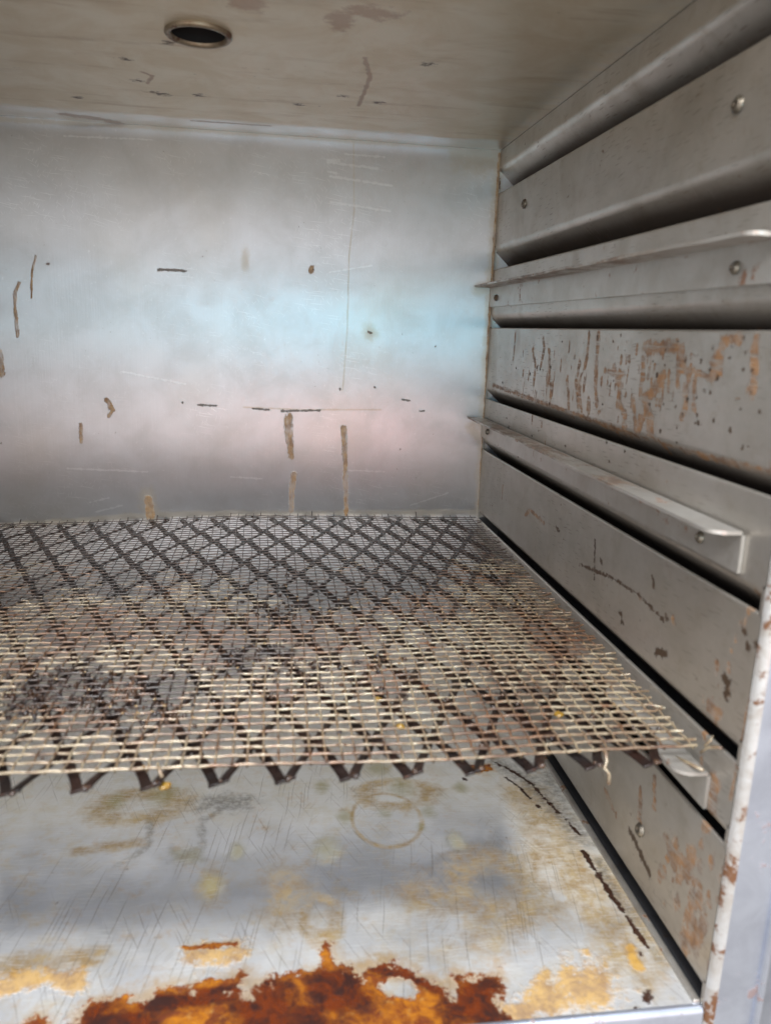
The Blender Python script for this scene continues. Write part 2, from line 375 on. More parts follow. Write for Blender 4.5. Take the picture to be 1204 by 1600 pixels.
def simple_steel(name, c1, c2, r, met=.85, dirt=.3, dcol=(.16, .08, .04), sc=18):
    s = NT(name); mid = s.noise(sc, 5, .65, dist=.5); f = s.noise(60, 4, .6, loc=(3,4,5))
    col = s.mix(s.ramp(mid, .35, .7), c1, c2)
    d = s.math('MULTIPLY', s.ramp(s.noise(26, 6, .7, loc=(1,6,2)), .68-.22*dirt, .74-.22*dirt), min(1, .4+dirt))
    col = s.mix(d, col, dcol)
    s.bump(s.math('ADD', f, s.math('MULTIPLY', d, 1.5)), .2, .0004)
    return s.fin(col=col, met=s.math('MULTIPLY', s.math('SUBTRACT', 1.0, d, clamp=True), met), rough=s.mixf(d, r, .6))

M_back = steel_back(); M_ceil = steel_ceiling(); M_side = steel_side(); M_floor = steel_floor()
M_rail = simple_steel('grimy_rail_steel', (.50, .48, .45), (.38, .34, .30), .36, .75, .55)
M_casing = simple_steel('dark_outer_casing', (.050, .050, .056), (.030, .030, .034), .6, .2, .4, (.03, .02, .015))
M_frame = simple_steel('front_frame_steel', (.58, .63, .74), (.48, .52, .62), .33, .88, .28, (.20, .08, .03))
M_edge = simple_steel('rusty_white_edge', (.52, .52, .52), (.40, .37, .34), .45, .35, .62, (.15, .065, .028), 42)
M_screw = simple_steel('screw_steel', (.28, .26, .22), (.18, .15, .12), .4, .9, .5, (.10, .06, .03), 60)
M_vent = simple_steel('vent_pipe_steel', (.30, .24, .17), (.15, .09, .05), .4, .6, .6, (.10, .05, .03), 30)
M_dark = simple_steel('unlit_vent_inside', (.006, .004, .004), (.004, .003, .003), .9, .0, .3, (.01, .01, .01))  # near-black colour stands in for the unlit depth of the vent

def rack_mat():
    s = NT('grease_blackened_rack_metal')
    n1 = s.noise(16, 5, .65); n2 = s.noise(60, 4, .6)
    col = s.mix(s.ramp(n1, .38, .62), (.024, .011, .008), (.009, .006, .006))
    col = s.mix(s.ramp(n2, .60, .75), col, (.09, .035, .017))
    s.bump(s.math('ADD', n2, s.math('MULTIPLY', s.noise(25, 3, .5), 2.0)), .6, .0006)
    return s.fin(col=col, met=.15, rough=s.ramp(n2, .35, .65, .25, .55), spec=.4)
def wire_mat():
    s = NT('crusted_wire_screen')
    burnt = s.attr('burnt'); n2 = s.noise(70, 5, .65); n3 = s.noise(28, 4, .6, loc=(2,3,9))  # wire darkness: rises toward the back, plus charred patches
    clean = s.mix(s.ramp(n2, .40, .62), (.37, .30, .205), (.21, .135, .08))
    clean = s.mix(s.ramp(n3, .60, .70), clean, (.20, .085, .035))
    clean = s.mix(s.ramp(n3, .34, .26), clean, (.40, .37, .30))
    clean = s.mix(s.math('MULTIPLY', s.ramp(s.noise(9, 5, .7, loc=(4,7,2)), .45, .57), .78), clean, s.mix(s.ramp(n2, .4, .6), (.18, .065, .025), (.07, .03, .018)))
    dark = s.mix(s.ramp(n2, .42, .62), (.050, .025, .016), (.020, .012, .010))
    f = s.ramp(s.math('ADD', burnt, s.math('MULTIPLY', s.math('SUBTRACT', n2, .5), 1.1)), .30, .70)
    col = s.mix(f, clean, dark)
    s.bump(s.math('ADD', n2, s.noise(150, 3, .6)), .5, .0004)
    return s.fin(col=col, met=.25, rough=s.mixf(f, s.ramp(n2, .3, .7, .15, .40), .3), spec=.7, coat=.5)
def residue_mat():
    s = NT('charred_meat_residue')
    n1 = s.noise(60, 5, .65)
    col = s.mix(s.ramp(n1, .4, .6), (.022, .014, .014), (.07, .035, .018))
    s.bump(n1, .6, .0006)
    return s.fin(col=col, rough=.25, spec=.6)
def grease_mat():
    s = NT('amber_grease'); n1 = s.noise(80, 3, .6)
    return s.fin(col=s.mix(n1, (.34, .22, .03), (.20, .09, .015)), rough=.15, coat=.5)
def bead_mat():
    s = NT('dried_grease_beads'); n1 = s.noise(12, 4, .6)
    return s.fin(col=s.mix(s.ramp(n1, .42, .58), (.10, .045, .02), (.30, .20, .10)), rough=.12, coat=.8)
M_bead = bead_mat()
M_rack = rack_mat(); M_wire = wire_mat(); M_res = residue_mat(); M_grease = grease_mat()

# ------------------------------------------------------------------ the cabinet
WL = -1.046; YF = -0.9756
cab = bpy.data.objects.new('smoker_cabinet', None); COL.objects.link(cab)
tag(cab, 'worn stainless steel smoker cabinet seen from its open front, stained walls and slotted side', 'smoker cabinet')

# back panel ---------------------------------------------------------------
nu, nv = 560, 520
gx = np.linspace(WL-.05, .048, nu); gz = np.linspace(-.02, 1.0, nv)
X, Z = np.meshgrid(gx, gz, indexing='ij'); P = np.stack([X.ravel(), Z.ravel()], 1)
B = lambda *px: [tuple(onp(1, 0, u, v)[[0, 2]]) for u, v in px]
drip = np.full(len(P), -1.0); black = drip.copy(); film = drip.copy(); scr = drip.copy()
capsule(drip, P, B((451,652),(452,680),(455,714)), .0062, .004)
capsule(drip, P, B((447,655),(450,690)), .004)
capsule(drip, P, B((459,740),(456,765),(455,798)), .005, .004)
capsule(drip, P, B((537,668),(538,700),(540,760),(541,803)), .0046, .0036)
capsule(drip, P, B((30,442),(24,455),(23,480),(28,525)), .0026)
capsule(drip, P, B((56,400),(50,425),(49,465)), .0016)
capsule(drip, P, B((0,548),(3,585)), .0045)
capsule(drip, P, B((167,625),(176,640),(170,650)), .004, .002)
capsule(drip, P, B((126,662),(127,690)), .0028); capsule(drip, P, B((487,418),(486,424)), .004)
capsule(drip, P, B((231,780),(236,806)), .007); capsule(film, P, B((231,775),(236,806)), .016)
capsule(film, P, B((380,636),(470,640),(560,640),(595,640)), .0014)
capsule(black, P, B((248,421),(270,422),(291,423)), .0022)
for a, b in (((310,632),(338,634)), ((395,638),(420,640)), ((440,642),(500,641)), ((628,624),(640,626)), ((575,518),(580,520)), ((655,641),(663,642))):
    capsule(black, P, B(a, b), .0018)
for u, v in ((489,421),(577,519),(531,608),(585,605),(680,541),(625,702),(75,412),(285,629),(2,692)):
    p = B((u, v))[0]; ellipse(black, P, p, .0021, .0022)
capsule(film, P, B((552,200),(553,330),(545,400),(542,520),(535,610)), .0012)
ellipse(film, P, B((577,519))[0], .016, .014); 
ellipse(film, P, B((383,405))[0], .008, .017)
capsule(film, P, B((720,240),(775,236)), .022)
for a, b, w in (((513,253),(590,263),.0022), ((513,250),(530,252),.0032), ((516,275),(612,290),.0020), ((538,240),(600,245),.0016), ((516,315),(610,330),.0018),
             ((513,268),(525,270),.002), ((100,212),(240,218),.0014), ((190,580),(290,600),.0016), ((140,785),(170,778),.0016), ((105,732),(230,737),.0016),
             ((540,735),(600,737),.0016), ((580,415),(515,425),.0014), ((360,745),(410,748),.0014), ((150,800),(190,790),.0016), ((640,790),(700,770),.0014)):
    capsule(scr, P, B(a, b), w)
capsule(drip, P, B((780,240),(766,480),(748,800)), .0028); capsule(film, P, B((780,240),(766,480),(748,800)), .010)
capsule(film, P, B((0,186),(300,202),(780,235)), .004); capsule(film, P, B((735,250),(776,245)), .02)
capsule(film, P, B((744,452),(766,450)), .010); capsule(film, P, B((735,668),(752,690)), .010); capsule(film, P, B((0,822),(250,804),(745,800)), .006)
V = np.stack([X.ravel(), np.zeros(len(P)), Z.ravel()], 1)
back = mesh_obj('back_panel', V, grid_faces(nu, nv), M_back, cab, attrs=dict(drip=drip, black=black, film=film, scratch=scr))
tag(back, 'brushed steel back panel with brown drips')

# ceiling ------------------------------------------------------------------
nu, nv = 400, 400
gx = np.linspace(WL-.05, 0.0, nu); gy = np.linspace(YF, -.0006, nv)
X, Y = np.meshgrid(gx, gy, indexing='ij'); P = np.stack([X.ravel(), Y.ravel()], 1)
Cc = lambda *px: [tuple(onp(2, 1.0, u, v)[[0, 1]]) for u, v in px]
film = np.clip((-.075-P[:,1])/.05, -1, 1); film = np.minimum(film, np.clip((-.13-P[:,0])/.16+.6, -1, 1)+.25)
drip = np.full(len(P), -1.0); black = drip.copy()
ellipse(drip, P, Cc((530,32))[0], .014, .030); ellipse(drip, P, Cc((384,3))[0], .020, .022); ellipse(drip, P, Cc((580,20))[0], .03, .018)
for u, v in ((236,143),(254,147),(310,148),(215,125),(120,152),(197,92),(262,66),(465,163),(540,150),(590,160),(670,100)):
    ellipse(black, P, Cc((u, v))[0], .010, .008)
capsule(drip, P, Cc((230,130),(238,118),(222,112)), .003); capsule(drip, P, Cc((570,90),(578,120),(560,165)), .003)
capsule(drip, P, Cc((100,178),(160,186),(185,192)), .010); capsule(drip, P, Cc((300,188),(420,196)), .004); capsule(film, P, Cc((690,210),(770,214)), .02)
hole = (P[:,0]+.523)**2+(P[:,1]+.497)**2
F = grid_faces(nu, nv); keep = (hole[F] > .0325**2).all(1)
V = np.stack([X.ravel(), Y.ravel(), np.ones(len(P))], 1)
ceil = mesh_obj('ceiling_panel', V, F[keep], M_ceil, cab, attrs=dict(drip=drip, black=black, film=film))
tag(ceil, 'smoke tanned steel ceiling panel with round vent')
vm = MB(); cv = (-.523, -.497, 1.0)
vm.lathe([(.0400,.001),(.0405,-.003),(.0385,-.0052),(.0350,-.0050),(.0330,-.0030),(.0325,.002),(.0325,.10)], cv, (0,0,1), 48); vm.F.pop()
vent = vm.build('vent_pipe', M_vent, ceil, True)
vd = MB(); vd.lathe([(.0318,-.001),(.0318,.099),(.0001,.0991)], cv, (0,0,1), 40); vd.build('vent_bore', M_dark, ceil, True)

# floor --------------------------------------------------------------------
nu, nv = 660, 640
gx = np.linspace(WL, -.008, nu); gy = np.linspace(YF+.004, -.0006, nv)
X, Y = np.meshgrid(gx, gy, indexing='ij'); P = np.stack([X.ravel(), Y.ravel()], 1)
FL = lambda *px: [tuple(onp(2, 0.0, u, v)[[0, 1]]) for u, v in px]
new = lambda: np.full(len(P), -1.0)
burn, amber, film, olive, dark_mark, black, deep, dull_lit = (new() for _ in range(8))
polygon(burn, P, FL((95,1625),(128,1588),(140,1568),(165,1562),(200,1556),(232,1560),(250,1545),(290,1543),(330,1532),(378,1524),(384,1534),(368,1546),(392,1556),
    (400,1540),(420,1527),(432,1533),(455,1524),(480,1518),(500,1512),(506,1495),(503,1472),(509,1463),(514,1485),(522,1508),(548,1520),(566,1526),(570,1515),(590,1507),(615,1506),(640,1513),(655,1526),
    (680,1538),(700,1546),(712,1560),(702,1530),(706,1521),(740,1530),(765,1520),(782,1512),(786,1530),(777,1560),(790,1600),(800,1640),(400,1680),(100,1660)), .020)
polygon(burn, P, FL((592,1537),(612,1528),(640,1533),(655,1552),(648,1562),(622,1562),(600,1550)), .010, -1)
polygon(burn, P, FL((285,1480),(330,1475),(372,1470),(378,1490),(360,1478),(330,1482),(290,1484)), .006)
polygon(burn, P, FL((20,1608),(60,1590),(78,1600),(70,1640),(20,1640)), .016)
polygon(burn, P, FL((350,1535),(378,1524),(378,1540),(352,1548)), .012)
capsule(amber, P, FL((0,1542),(40,1533),(90,1528),(120,1530)), .014)
polygon(amber, P, FL((290,1480),(378,1472),(376,1500),(330,1510),(285,1500)), .02)
polygon(amber, P, FL((798,1590),(800,1560),(840,1535),(855,1515),(880,1500),(900,1510),(925,1505),(960,1520),(972,1545),(955,1570),(930,1580),(870,1585),(830,1610),(800,1620)), .028)
polygon(amber, P, FL((905,1485),(920,1485),(922,1495),(908,1492)), .010); polygon(amber, P, FL((935,1500),(950,1505),(962,1525),(945,1520)), .014)
capsule(amber, P, FL((985,1480),(990,1500),(995,1510)), .006)
polygon(deep, P, FL((500,1512),(530,1520),(560,1528),(580,1560),(560,1580),(520,1590),(490,1560),(480,1540)), .03)
polygon(deep, P, FL((440,1570),(500,1575),(520,1610),(450,1620)), .03); capsule(deep, P, FL((230,1570),(380,1550)), .010); ellipse(deep, P, FL((415,1575))[0], .03, .04); polygon(deep, P, FL((690,1545),(780,1530),(790,1600),(700,1600)), .03); capsule(deep, P, FL((590,1510),(640,1518),(680,1540)), .010); polygon(deep, P, FL((140,1580),(230,1575),(240,1620),(120,1620)), .03)
polygon(film, P, FL((560,1512),(620,1502),(700,1490),(705,1478),(640,1486),(580,1496)), .03)
polygon(film, P, FL((820,1300),(850,1290),(880,1340),(905,1370),(918,1410),(900,1425),(860,1425),(825,1415),(815,1360)), .03)
film2 = new(); polygon(film2, P, FL((838,1345),(868,1352),(890,1395),(880,1412),(850,1400),(836,1375)), .02); film = np.where(film2 > 0, np.minimum(film, .15-film2), film)
for (u, v, rx, ry, hol) in ((447,1400,.026,.052,None),(675,1400,.036,.035,None),(604,1280,.048,.060,.06),(770,1385,.045,.05,.5),(760,1440,.03,.04,None),(500,1435,.02,.03,.4),(330,1385,.015,.03,None),(620,1240,.05,.03,.3),(220,1260,.05,.03,.5)):
    ellipse(film, P, FL((u, v))[0], rx, ry, hol)
capsule(film, P, FL((0,1510),(70,1500),(150,1496)), .012); capsule(film, P, FL((120,1330),(220,1318)), .008)
capsule(film, P, FL((820,1240),(870,1300),(930,1420),(985,1500)), .030)
for (u, v, r) in ((510,1326,.016),(537,1279,.010),(503,1230,.010),(625,1228,.016),(658,1291,.006),(712,1315,.012),(600,1270,.009),(590,1198,.016),(180,1253,.012),(255,1240,.018),(330,1385,.014),(670,1270,.010),(370,1330,.01),(720,1230,.01)):
    ellipse(olive, P, FL((u, v))[0], r, r*1.5)
capsule(dark_mark, P, FL((180,1354),(210,1338),(232,1322)), .003, .005); polygon(dark_mark, P, FL((230,1282),(238,1287),(240,1300),(236,1322),(230,1322)), .007)  # T-shaped dark mark on the left of the floor
polygon(dark_mark, P, FL((312,1282),(330,1270),(360,1250),(395,1240),(400,1247),(365,1262),(340,1272),(320,1284),(320,1312),(316,1345),(308,1345),(312,1306)), .008)
polygon(dark_mark, P, FL((265,1326),(290,1334),(316,1322),(316,1345),(290,1348),(270,1346)), .012); ellipse(dark_mark, P, FL((350,1255))[0], .035, .02)
polygon(olive, P, FL((270,1330),(316,1326),(316,1346),(272,1348)), .012)
pts = FL((770,1190),(800,1205),(830,1225),(860,1258),(885,1282),(905,1305)); capsule(black, P, pts, .0036); capsule(dark_mark, P, pts, .014); polygon(dark_mark, P, FL((830,1195),(855,1195),(930,1320),(900,1320)), .03)
capsule(black, P, FL((790,1215),(812,1232),(828,1248)), .003); capsule(black, P, FL((910,1330),(955,1400),(1010,1480)), .004)
for u, v, r in ((1010,1555,.006),(1008,1562,.006),(840,1260,.004),(725,1217,.004),(905,1210,.003),(1000,1490,.003),(1004,1590,.008)):
    ellipse(black, P, FL((u, v))[0], r, r*1.3)
capsule(film, P, FL((935,1345),(985,1425),(1030,1500)), .014); capsule(dark_mark, P, FL((935,1345),(962,1395),(985,1425),(1005,1460),(1030,1500)), .006, .004)
polygon(burn, P, FL((730,1196),(765,1194),(770,1204),(738,1208)), .008)
capsule(burn, P, FL((1005,1590),(1090,1580)), .003)
dull_lit = np.maximum(dull_lit, np.clip((-.78-P[:,0])/.1, -1, .2))
dull_lit = np.maximum(dull_lit, np.clip((P[:,0]+.12)/.06, -1, 1)*np.clip((P[:,1]+.86)/.1, 0, 1)-.001)
dull_lit = np.maximum(dull_lit, np.clip((-.82-P[:,1])/.10, -1, .0)); dull_lit = np.maximum(dull_lit, np.clip((P[:,1]+.66)/.18, -1, .9))  # pale tint lightens the floor toward the back, standing in for light
V = np.stack([X.ravel(), Y.ravel(), np.zeros(len(P))], 1)
floor = mesh_obj('floor_panel', V, grid_faces(nu, nv), M_floor, cab, attrs=dict(burn=burn, amber=amber, film=film, olive=olive, dark_mark=dark_mark, black=black, deep=deep, dull_lit=dull_lit))
tag(floor, 'scratched steel floor with burnt orange residue at the front')
fm = MB()                                     # rolled front lip, side lips
prof = [(YF+.0045,-.0002),(YF+.001,-.0004),(YF-.002,-.0022),(YF-.0035,-.006),(YF-.0035,-.05)]
V = []; F = []
for i, (y, z) in enumerate(prof):
    V += [(WL-.055, y, z), (-.0005, y, z)]
    if i: F.append((2*i-2, 2*i-1, 2*i+1, 2*i))
fm.add(V, F); fm.build('front_lip', M_frame, floor, True)
for sx in (1, -1):
    x0 = -.008 if sx > 0 else WL-.0002; x1 = .0002 if sx > 0 else WL+.008
    e = MB(); e.box(x0, x1, YF+.004, -.001, -.004, .0035); e.build('side_lip', M_rail, floor, bevel=.0015)

# slotted side walls -------------------------------------------------------
SLOTS = [(.921,.973),(.779,.8237),(.6675,.697),(.5258,.550),(.4205,.4435),(.271,.2935),(.183,.203),(.002,.026)]   # opening bottom, start of the bend above it
def side_wall(right):
    sx = 1 if right else -1; xw = 0.0 if right else WL
    ny = 500 if right else 60
    Vs, Fs, base = [], [], 0; fields = {k: [] for k in ('drip','black','soot_shade')}
    tops = [1.0]+[b for b, t in SLOTS]
    for i, (b, t) in enumerate(SLOTS):
        z_top = tops[i]-(0 if i == 0 else 0.0)
        n = max(6, int((z_top-t)/.0032)) if right else 3
        pr = [(.004, z_top-.0008), (.0015, z_top-.0001), (0, z_top-.0012)] if i else [(0, z_top-.0006)]
        pr += [(0, z) for z in np.linspace(z_top-.003, t, n)]
        R = .018 if i < 3 else .010
        th = math.radians(47)
        for k in range(1, 9):
            a = th*k/8; pr.append((R*(1-math.cos(a)), t-R*math.sin(a)))
        x0, z0 = pr[-1]; L = (.0462-x0)/math.sin(th)
        for k in range(1, 5): pr.append((x0+L*k/4*math.sin(th), z0-L*k/4*math.cos(th)))
        pr = np.array(pr); ys = np.linspace(YF+.0006, -.0006, ny)
        PX, YY = np.meshgrid(np.arange(len(pr)), ys, indexing='ij')
        xx = pr[PX.ravel(), 0]; zz = pr[PX.ravel(), 1]; yy = YY.ravel()
        Vs.append(np.stack([xw+sx*xx, yy, zz], 1)); Fs.append(grid_faces(len(pr), ny)+base); base += len(xx)
        s = np.clip(xx/.020-.35, -1, 1) if i > 0 else np.full(len(xx), -1.0)   # painted shade over a sooty tint, deepening into the slot bends
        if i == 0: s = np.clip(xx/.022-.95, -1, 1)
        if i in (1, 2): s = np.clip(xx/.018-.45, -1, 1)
        fields['soot_shade'].append(s)
    V = np.concatenate(Vs); F = np.concatenate(Fs); P = V[:, 1:3]
    drip = np.full(len(P), -1.0); black = drip.copy()
    if right:
        S = lambda *px: [tuple(onp(0, 0, u, v)[[1, 2]]) for u, v in px]
        D = lambda w, *px, w2=None: capsule(drip, P, S(*px), w, w2)
        D(.0052,(935,522),(932,560),(930,600),(932,630)); D(.0038,(920,522),(917,560),(912,575),(903,600),(908,640)); D(.006,(905,570),(900,600),(904,630))
        D(.005,(848,528),(850,545),(845,570)); D(.0048,(832,545),(836,570),(833,600)); D(.0055,(858,548),(858,590),(855,600)); D(.0035,(860,600),(859,630)); D(.004,(805,523),(802,560))
        D(.0062,(960,575),(968,600),(965,630),(975,650),(974,668)); D(.0045,(945,580),(975,585)); D(.0045,(886,590),(888,640))
        D(.0078,(1035,590),(1025,605),(1008,625),(1015,660),(1017,682)); D(.006,(1005,620),(1010,645),(995,672)); D(.0065,(1008,545),(1030,542),(1065,545)); D(.005,(1005,560),(1004,590)); D(.004,(990,625),(992,670))
        D(.0045,(1060,545),(1058,600)); D(.0048,(1075,590),(1070,640),(1066,650)); D(.0042,(1085,590),(1084,640)); D(.0036,(1110,590),(1086,580),(1060,578))
        D(.0052,(1155,528),(1130,532),(1122,550),(1119,570)); D(.0085,(1119,566),(1118,580)); D(.0062,(1180,532),(1177,570),(1173,612)); D(.003,(940,640),(935,645))
        D(.0042,(820,805),(828,797),(850,818),w2=.0028); D(.0024,(784,780),(785,760))
        for q in (((905,882),(960,905),(1000,932)), ((1000,932),(1036,970))): capsule(black, P, S(*q), .0026)
        D(.003,(998,930),(1003,940)); D(.003,(1050,965),(1052,975)); capsule(black, P, S((1025,1018),(1040,1022)), .005); capsule(black, P, S((929,845),(928,905)), .0028)
        capsule(black, P, S((1018,900),(1022,920)), .0028); capsule(black, P, S((1134,1062),(1135,1085)), .006); D(.005,(1108,1105),(1125,1115))
        for u, v in ((968,958),(971,972),(938,876),(1040,963),(1160,985),(1167,1010),(1178,1005),(870,826)): capsule(black, P, S((u, v),(u+2, v+3)), .0040)
        D(.010,(1115,1225),(1108,1262),(1103,1295),w2=.006); D(.005,(1085,1215),(1108,1250))
        for k in range(95):
            cu, cs = random.choice(((845,14),(905,16),(965,14),(1010,24),(1020,20),(1070,18),(930,60)))
            u = cu+rng.normal(0, cs); v = min(690, 530+abs(rng.normal(70, 45))); L = rng.uniform(3, 22)
            capsule(drip, P, S((u, v),(u-L*.08, v+L)), rng.uniform(.0010, .0034))
        for k in range(90):
            u = rng.uniform(770, 1190); v = rng.uniform(520, 720); capsule(black, P, S((u, v),(u+1, v+1)), rng.uniform(.001, .0026))
        # lowest panel: brown blotches
        D(.006,(1040,1310),(1048,1335)); D(.008,(1062,1345),(1075,1350)); D(.006,(1083,1330),(1082,1345)); D(.007,(1090,1385),(1094,1415)); D(.008,(1100,1440),(1090,1470)); D(.005,(1000,1235),(999,1290))
        D(.004,(1022,1215),(1022,1260)); D(.012,(1075,1440),(1090,1460),(1070,1475)); D(.004,(945,1235),(962,1275)); capsule(black, P, S((985,1300),(1005,1345),(1015,1370)), .005)
        for k in range(46):
            u = 1030+rng.normal(45, 26); v = 1310+abs(rng.normal(60, 60)); capsule(drip, P, S((u, v),(u-1, v+rng.uniform(2, 14))), rng.uniform(.002, .006))
        # thin brown scum along the lower edge of the stained panel and the front end of the wall
        D(.0032,(770,602),(900,648),(1020,694),(1204,739)); D(.0028,(1190,1020),(1170,1100),(1140,1250))
        for k in range(30):
            u = rng.uniform(1095, 1180); v = 930+(1180-u)*2.6+rng.normal(0, 25); capsule(drip, P, S((u, v),(u, v+rng.uniform(2, 16))), rng.uniform(.001, .0036))
    sm = np.concatenate(fields['soot_shade'])
    if right:
        gl = np.clip((P[:,1]-.30)*12, -1, 1)  # nothing extra above; keeps the field simple
    if not right: F = F[:, ::-1].copy()
    o = mesh_obj('side_panel', V, F, M_side, cab, True, dict(drip=drip, black=black, soot_shade=sm))
    # thin end strips that close the slots at the front and back, and the outer casing behind the slots
    a, b2 = (xw, xw+.0025) if right else (xw-.0025, xw)
    for (b, t) in SLOTS:
        for (y0, y1) in ((YF+.0007, YF+.0050), (-.0050, -.0007)):
            m = MB(); m.box(a, b2, y0, y1, b-.002, t+.002); m.build('slot_end', M_rail, o)
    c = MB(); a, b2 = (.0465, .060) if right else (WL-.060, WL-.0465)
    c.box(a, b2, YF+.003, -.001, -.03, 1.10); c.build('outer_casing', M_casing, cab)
    return o
side_r = side_wall(True); side_l = side_wall(False)
tag(side_r, 'slotted steel side panel with brown runs')
outer = MB(); outer.box(WL-.06, .06, YF+.002, .0005, 1.105, 1.115); outer.box(WL-.06, .06, .0015, .012, -.03, 1.115); outer.box(WL-.06, .06, YF+.003, .001, -.030, -.006)
outer.build('outer_shell', M_casing, cab)

# rivets and screws --------------------------------------------------------
def screw(y, z, x, parent, sx=-1, r=.0068, tilt=0.0):
    m = MB(); m.lathe([(r*1.25, 0.0002),(r*1.25, .0012),(r, .0020),(r*.95, .0036),(r*.75, .0044),(r*.42, .0044),(r*.38, .0028),(.00001, .0026)], (x, y, z), (sx, tilt, .12), 20)
    return m.build('screw', M_screw, parent, True)
for (u, v) in ((819,318),(1153,163),(1000,1297)):
    p = onp(0, 0, u, v); screw(p[1], p[2], 0.0, side_r)

# support rails ------------------------------------------------------------
def rail(z, right):
    s = 1 if right else -1; xw = 0.0 if right else WL
    t = .0040; W = .036; yb, yf = -.0012, -.936; rc = .016
    V = []; F = []
    pr = []                                     # outer profile of the angle, bent sheet of even thickness
    outerp = [(-.0002, z-.041)]; ins = []
    # path down the middle of the sheet: up the wall, round the bend, out along the ledge
    path = [(-.0022, z-.041), (-.0022, z-.030), (-.0022, z-.012), (-.0024, z-.005), (-.0040, z-.0026), (-.0065, z-.0022), (-.012, z-.0021), (-.024, z-.0020), (-W, z-.0015)]
    ys = np.concatenate([np.linspace(yb, yf+rc, 60), yf+rc-rc*np.sin(np.linspace(0, math.pi/2, 7))[1:]])
    for iy, y in enumerate(ys):
        q = (yf+rc-y)/rc if y < yf+rc else 0.0
        lim = W-rc*(1-math.sqrt(max(0, 1-q*q)))
        wob = .00025*math.sin(y*23)+.0002*math.sin(y*61+z*9)
        for side in (0, 1):
            for (px, pz) in path:
                x = max(px, -lim); n = (.0018 if side else -.0018)
                if px > -.003: V.append((xw+s*(x+(-n)), y, pz))
                else: V.append((xw+s*x, y, pz+n+wob*min(1, -px/.02)))
    n = len(path); m2 = 2*n
    for i in range(len(ys)-1):
        for k in range(n-1):
            a = i*m2+k; b = a+m2; F.append((a, b, b+1, a+1)); a += n; b += n; F.append((a, a+1, b+1, b))
        for k in (0, n-1):
            a = i*m2+k; b = a+m2; F.append((a, a+n, b+n, b))
    for i in (0, len(ys)-1):
        for k in range(n-1):
            a = i*m2+k; F.append((a, a+1, a+n+1, a+n))
    o = mesh_obj('support_rail', V, F, M_railledge if right else M_rail, cab, False)
    return o
def rail_mat():
    s = NT('grimy_ledge_steel')
    mid = s.noise(12, 5, .65, dist=.5); g = s.noise((20, 8, 60), 6, .7, loc=(4,4,4))
    col = s.mix(s.ramp(mid, .35, .7), (.55, .53, .50), (.45, .42, .38))
    sx = s.t.nodes.new('ShaderNodeSeparateXYZ'); s.put(sx.inputs[0], s.geo)
    out = s.ramp(sx.outputs['X'], -.0012, -.0035)      # grime lies on the ledge, away from the upright
    front = s.ramp(sx.outputs['Y'], -.80*K, -.70*K)
    d = s.math('MULTIPLY', s.math('MULTIPLY', s.ramp(g, .40, .58), out), s.math('ADD', .12, s.math('MULTIPLY', front, .75)))
    col = s.mix(d, col, s.mix(s.ramp(s.noise(50, 4), .4, .6), (.13, .085, .06), (.24, .15, .10)))
    rp = s.ramp(s.noise(22, 5, .7, loc=(8,2,1)), .60, .66); d2 = s.math('MULTIPLY', rp, .85)
    col = s.mix(d2, col, (.26, .11, .05))
    dd = s.math('MAXIMUM', d, d2)
    s.bump(s.math('ADD', s.noise(60, 4), s.math('MULTIPLY', dd, 2.0)), .25, .0004)
    return s.fin(col=col, met=s.math('MULTIPLY', s.math('SUBTRACT', 1.0, dd, clamp=True), .65), rough=s.mixf(dd, .34, .5))
M_railledge = rail_mat()
RAILS = [.7485, .4875, .240]
for z in RAILS:
    for right in (True, False):
        r_ = rail(z, right)
        for y in (-.052, -.868):
            zz = z-.0245 if z > .3 else z-.026
            screw(y, zz, -.0042 if right else WL+.0042, r_, -1 if right else 1, .0052)

# front frame: stile, bright rolled edge, outer seam -----------------------
def stile(right):
    s = 1 if right else -1; xw = 0.0 if right else WL
    pr = [(.0004, YF+.0002)]
    for k in range(0, 9):
        a = math.pi/2*k/8; pr.append((.0006+.0085*(1-math.cos(a)), YF-.0085*math.sin(a)))
    zs = np.linspace(-.30, 1.12, 240)
    def strip(prof, name, mat, par):
        V = []; F = []; n = len(prof)
        for iz, z in enumerate(zs):
            w = .0005*math.sin(z*31)+.0004*math.sin(z*83+1)
            for (x, y) in prof: V.append((xw+s*(x+w*.4), y+w*.5, z))
        for i in range(len(zs)-1):
            for k in range(n-1):
                a = i*n+k; b = a+n; F.append((a, a+1, b+1, b) if right else (a, b, b+1, a+1))
        return mesh_obj(name, V, F, mat, par, True)
    e = strip(pr, 'rolled_edge', M_edge, cab)
    f = strip([(.0091, YF-.0085), (.020, YF-.0086), (.035, YF-.0086), (.0500, YF-.0085)], 'front_frame', M_frame, cab)
    strip([(.0500, YF-.0085), (.0512, YF-.0130), (.0535, YF-.0150), (.0560, YF-.0140), (.0570, YF-.010), (.058, YF+.010), (.12, YF+.012)], 'door_seam', M_frame, f)
stile(True); stile(False)

